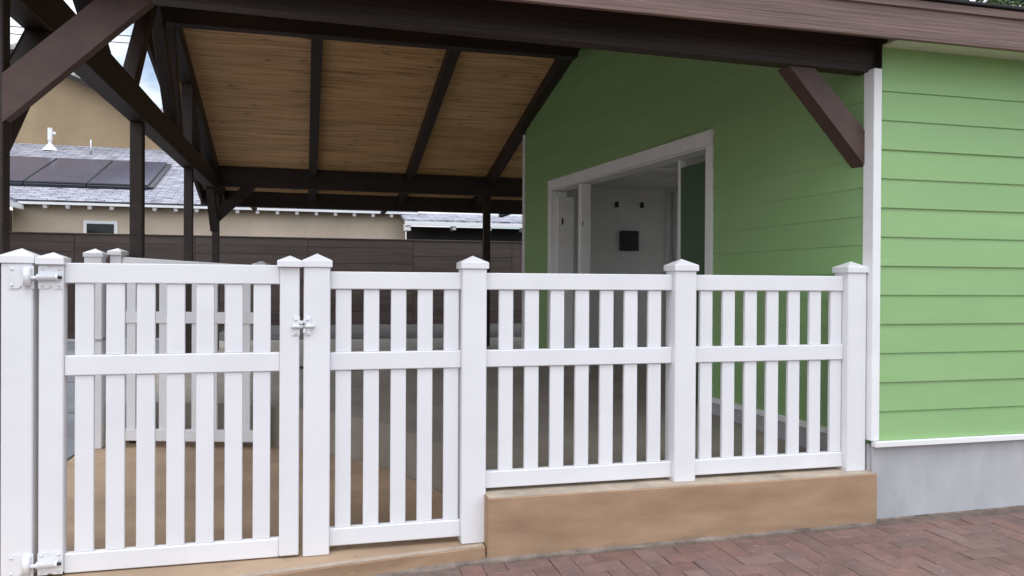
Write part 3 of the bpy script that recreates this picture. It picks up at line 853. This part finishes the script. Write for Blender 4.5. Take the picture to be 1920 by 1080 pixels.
# solar panels
a = math.atan(SR)
SLAB = ('dark solar panel at the end of its row beside the corner post of the pavilion',
        'dark solar panel between two others, below the vent pipe on the shingle roof',
        'dark solar panel at the row end with a thick exposed frame edge on bare shingles')
for i in range(3):
    x0 = -8.525 + i * 1.455
    yc = 23.66
    t = thing('solar_panel', SLAB[i], 'solar panel', (x0 + .72, yc, zr(yc)), 'solar panels on the shingle roof')
    me = box_mesh(1.43, 3.02, .09, .006).copy(); me.materials.append(SOLFR)
    nrm = Vector((0, -math.sin(a), math.cos(a)))
    c = Vector((x0 + .72, yc, zr(yc)))
    fr_ = place('frame', me, SOLFR, c + nrm * .075, t, (a, 0, 0))
    me = box_mesh(1.39, 2.98, .008, 0).copy(); me.materials.append(SOLAR)
    place('glass', me, SOLAR, c + nrm * .1245, t, (a, 0, 0))
    if i == 2:
        me = box_mesh(.12, 3.02, .05, .006).copy(); me.materials.append(SOLFR)
        place('edge_skirt', me, SOLFR, c + nrm * .05 + Vector((.78, 0, 0)), t, (a, 0, 0))
    me = box_mesh(1.43, .07, .07, .006).copy(); me.materials.append(SOLFR)
    place('edge_skirt', me, SOLFR, c + nrm * .05 + Vector((0, -math.cos(a), -math.sin(a))) * 1.548, t, (a, 0, 0))
# lower annex to the right
an = thing('annex', 'low annex with pale shingle roof and a wall coloured dark for carport shade beside the tan house', 'building', (5.5, 21, -.3))
def za(y): return 2.93 + .22 * (y - 20.15)
roof_slab('roof', 2.30, 9.5, 20.15, 21.42, SHING, an, za, .06)
box('eave_board', (2.30, 20.12, 2.77), (9.5, 20.16, 2.878), WPAINT, an, .003)
box('wall', (2.452, 20.9, -.3), (9.4, 21.1, 2.80), DARKW, an, 0)  # dark colour stands in for the shade of the open carport
box('eave_return', (2.31, 20.16, 2.64), (2.46, 20.5, 2.82), WPAINT, an, .004)
x = 3.55
while x < 9.3:
    box('rafter_tail', (x, 20.17, 2.68), (x + .09, 20.55, 2.79), WPAINT, an, .003); x += .95

# ------------------------------------------------------------------ cords on the floor
def wig(x0, x1, y, amp, n, seed, z=.283):
    rr = random.Random(seed)
    return [(x0 + (x1 - x0) * i / n, y + amp * math.sin(i * .9 + seed) + rr.uniform(-amp, amp) * .4, z) for i in range(n + 1)]
tag(tube('power_cord', wig(-1.2, 1.5, 9.6, .10, 26, 1), .013, CORD, None, 6), 'black power cord lying across the grey porch floor', 'cord')
tag(tube('power_cord', wig(.3, 1.5, 9.25, .06, 14, 3), .012, CORDR, None, 6), 'red power cord lying beside the black one on the porch floor', 'cord')

# ------------------------------------------------------------------ overhead wires and trees
tag(tube('overhead_wire', [(-40 + 8 * i, 35, 11.35 + .0009 * (8 * i - 32) ** 2) for i in range(11)], .02, CORD, None, 6), 'upper thin utility wire across the sky behind the tan house', 'wire')
tag(tube('overhead_wire', [(-40 + 8 * i, 35.5, 11.32 + .0008 * (8 * i - 32) ** 2 - .12) for i in range(11)], .02, CORD, None, 6), 'lower thin utility wire across the sky behind the tan house', 'wire')
def tree(label, x, y, h, rx, conifer, seed, m):
    rr = random.Random(seed)
    t = thing('tree', label, 'tree', (x, y, -.3), 'trees beyond the green house')
    tube('trunk', [(x, y, -.35), (x + .1, y, h * .35), (x - .05, y + .1, h * .7), (x, y, h * .95)], [.28, .2, .12, .04], BARK, t, 10)
    bm = bmesh.new()
    clumps = []
    for i in range(70):
        zz = rr.uniform(.22, 1.0)
        rmax = rx * ((1.05 - zz) * 1.15 if conifer else math.sin(min(1, (1.08 - zz) * 1.6) * math.pi / 2))
        a_ = rr.uniform(0, 2 * math.pi); r_ = rmax * math.sqrt(rr.uniform(.1, 1))
        clumps.append((Vector((x + r_ * math.cos(a_), y + r_ * math.sin(a_), h * zz)), rr.uniform(.5, .95)))
    lb = bmesh.new()
    for c, cr in clumps[::3]: tube_bm(lb, [(x, y, c.z - .5), (c.x * .6 + x * .4, c.y * .6 + y * .4, c.z - .15), tuple(c)], [.06, .04, .015], 5)
    raw('limbs', lb, BARK, t)
    for c, cr in clumps:
        for q in range(110):
            v = Vector((rr.gauss(0, 1), rr.gauss(0, 1), rr.gauss(0, .7)))
            v = v.normalized() * cr * rr.uniform(.35, 1)
            p = c + v
            d = Vector((rr.uniform(-1, 1), rr.uniform(-1, 1), rr.uniform(-.6, .6))).normalized()
            e = d.cross(Vector((rr.uniform(-1, 1), rr.uniform(-1, 1), rr.uniform(-1, 1)))).normalized()
            s1, s2 = (.16, .035) if conifer else (.11, .055)
            vv = [bm.verts.new(p + d * s1), bm.verts.new(p + e * s2), bm.verts.new(p - d * s1), bm.verts.new(p - e * s2)]
            bm.faces.new(vv)
    raw('crown', bm, m, t)
tree('broad light green tree rising above the roof edge', 20.6, 21.5, 12.6, 2.6, False, 3, LEAF)
tree('dark conifer rising above the roof edge beside the light green tree', 25.2, 23.5, 14.5, 2.8, True, 5, LEAFD)
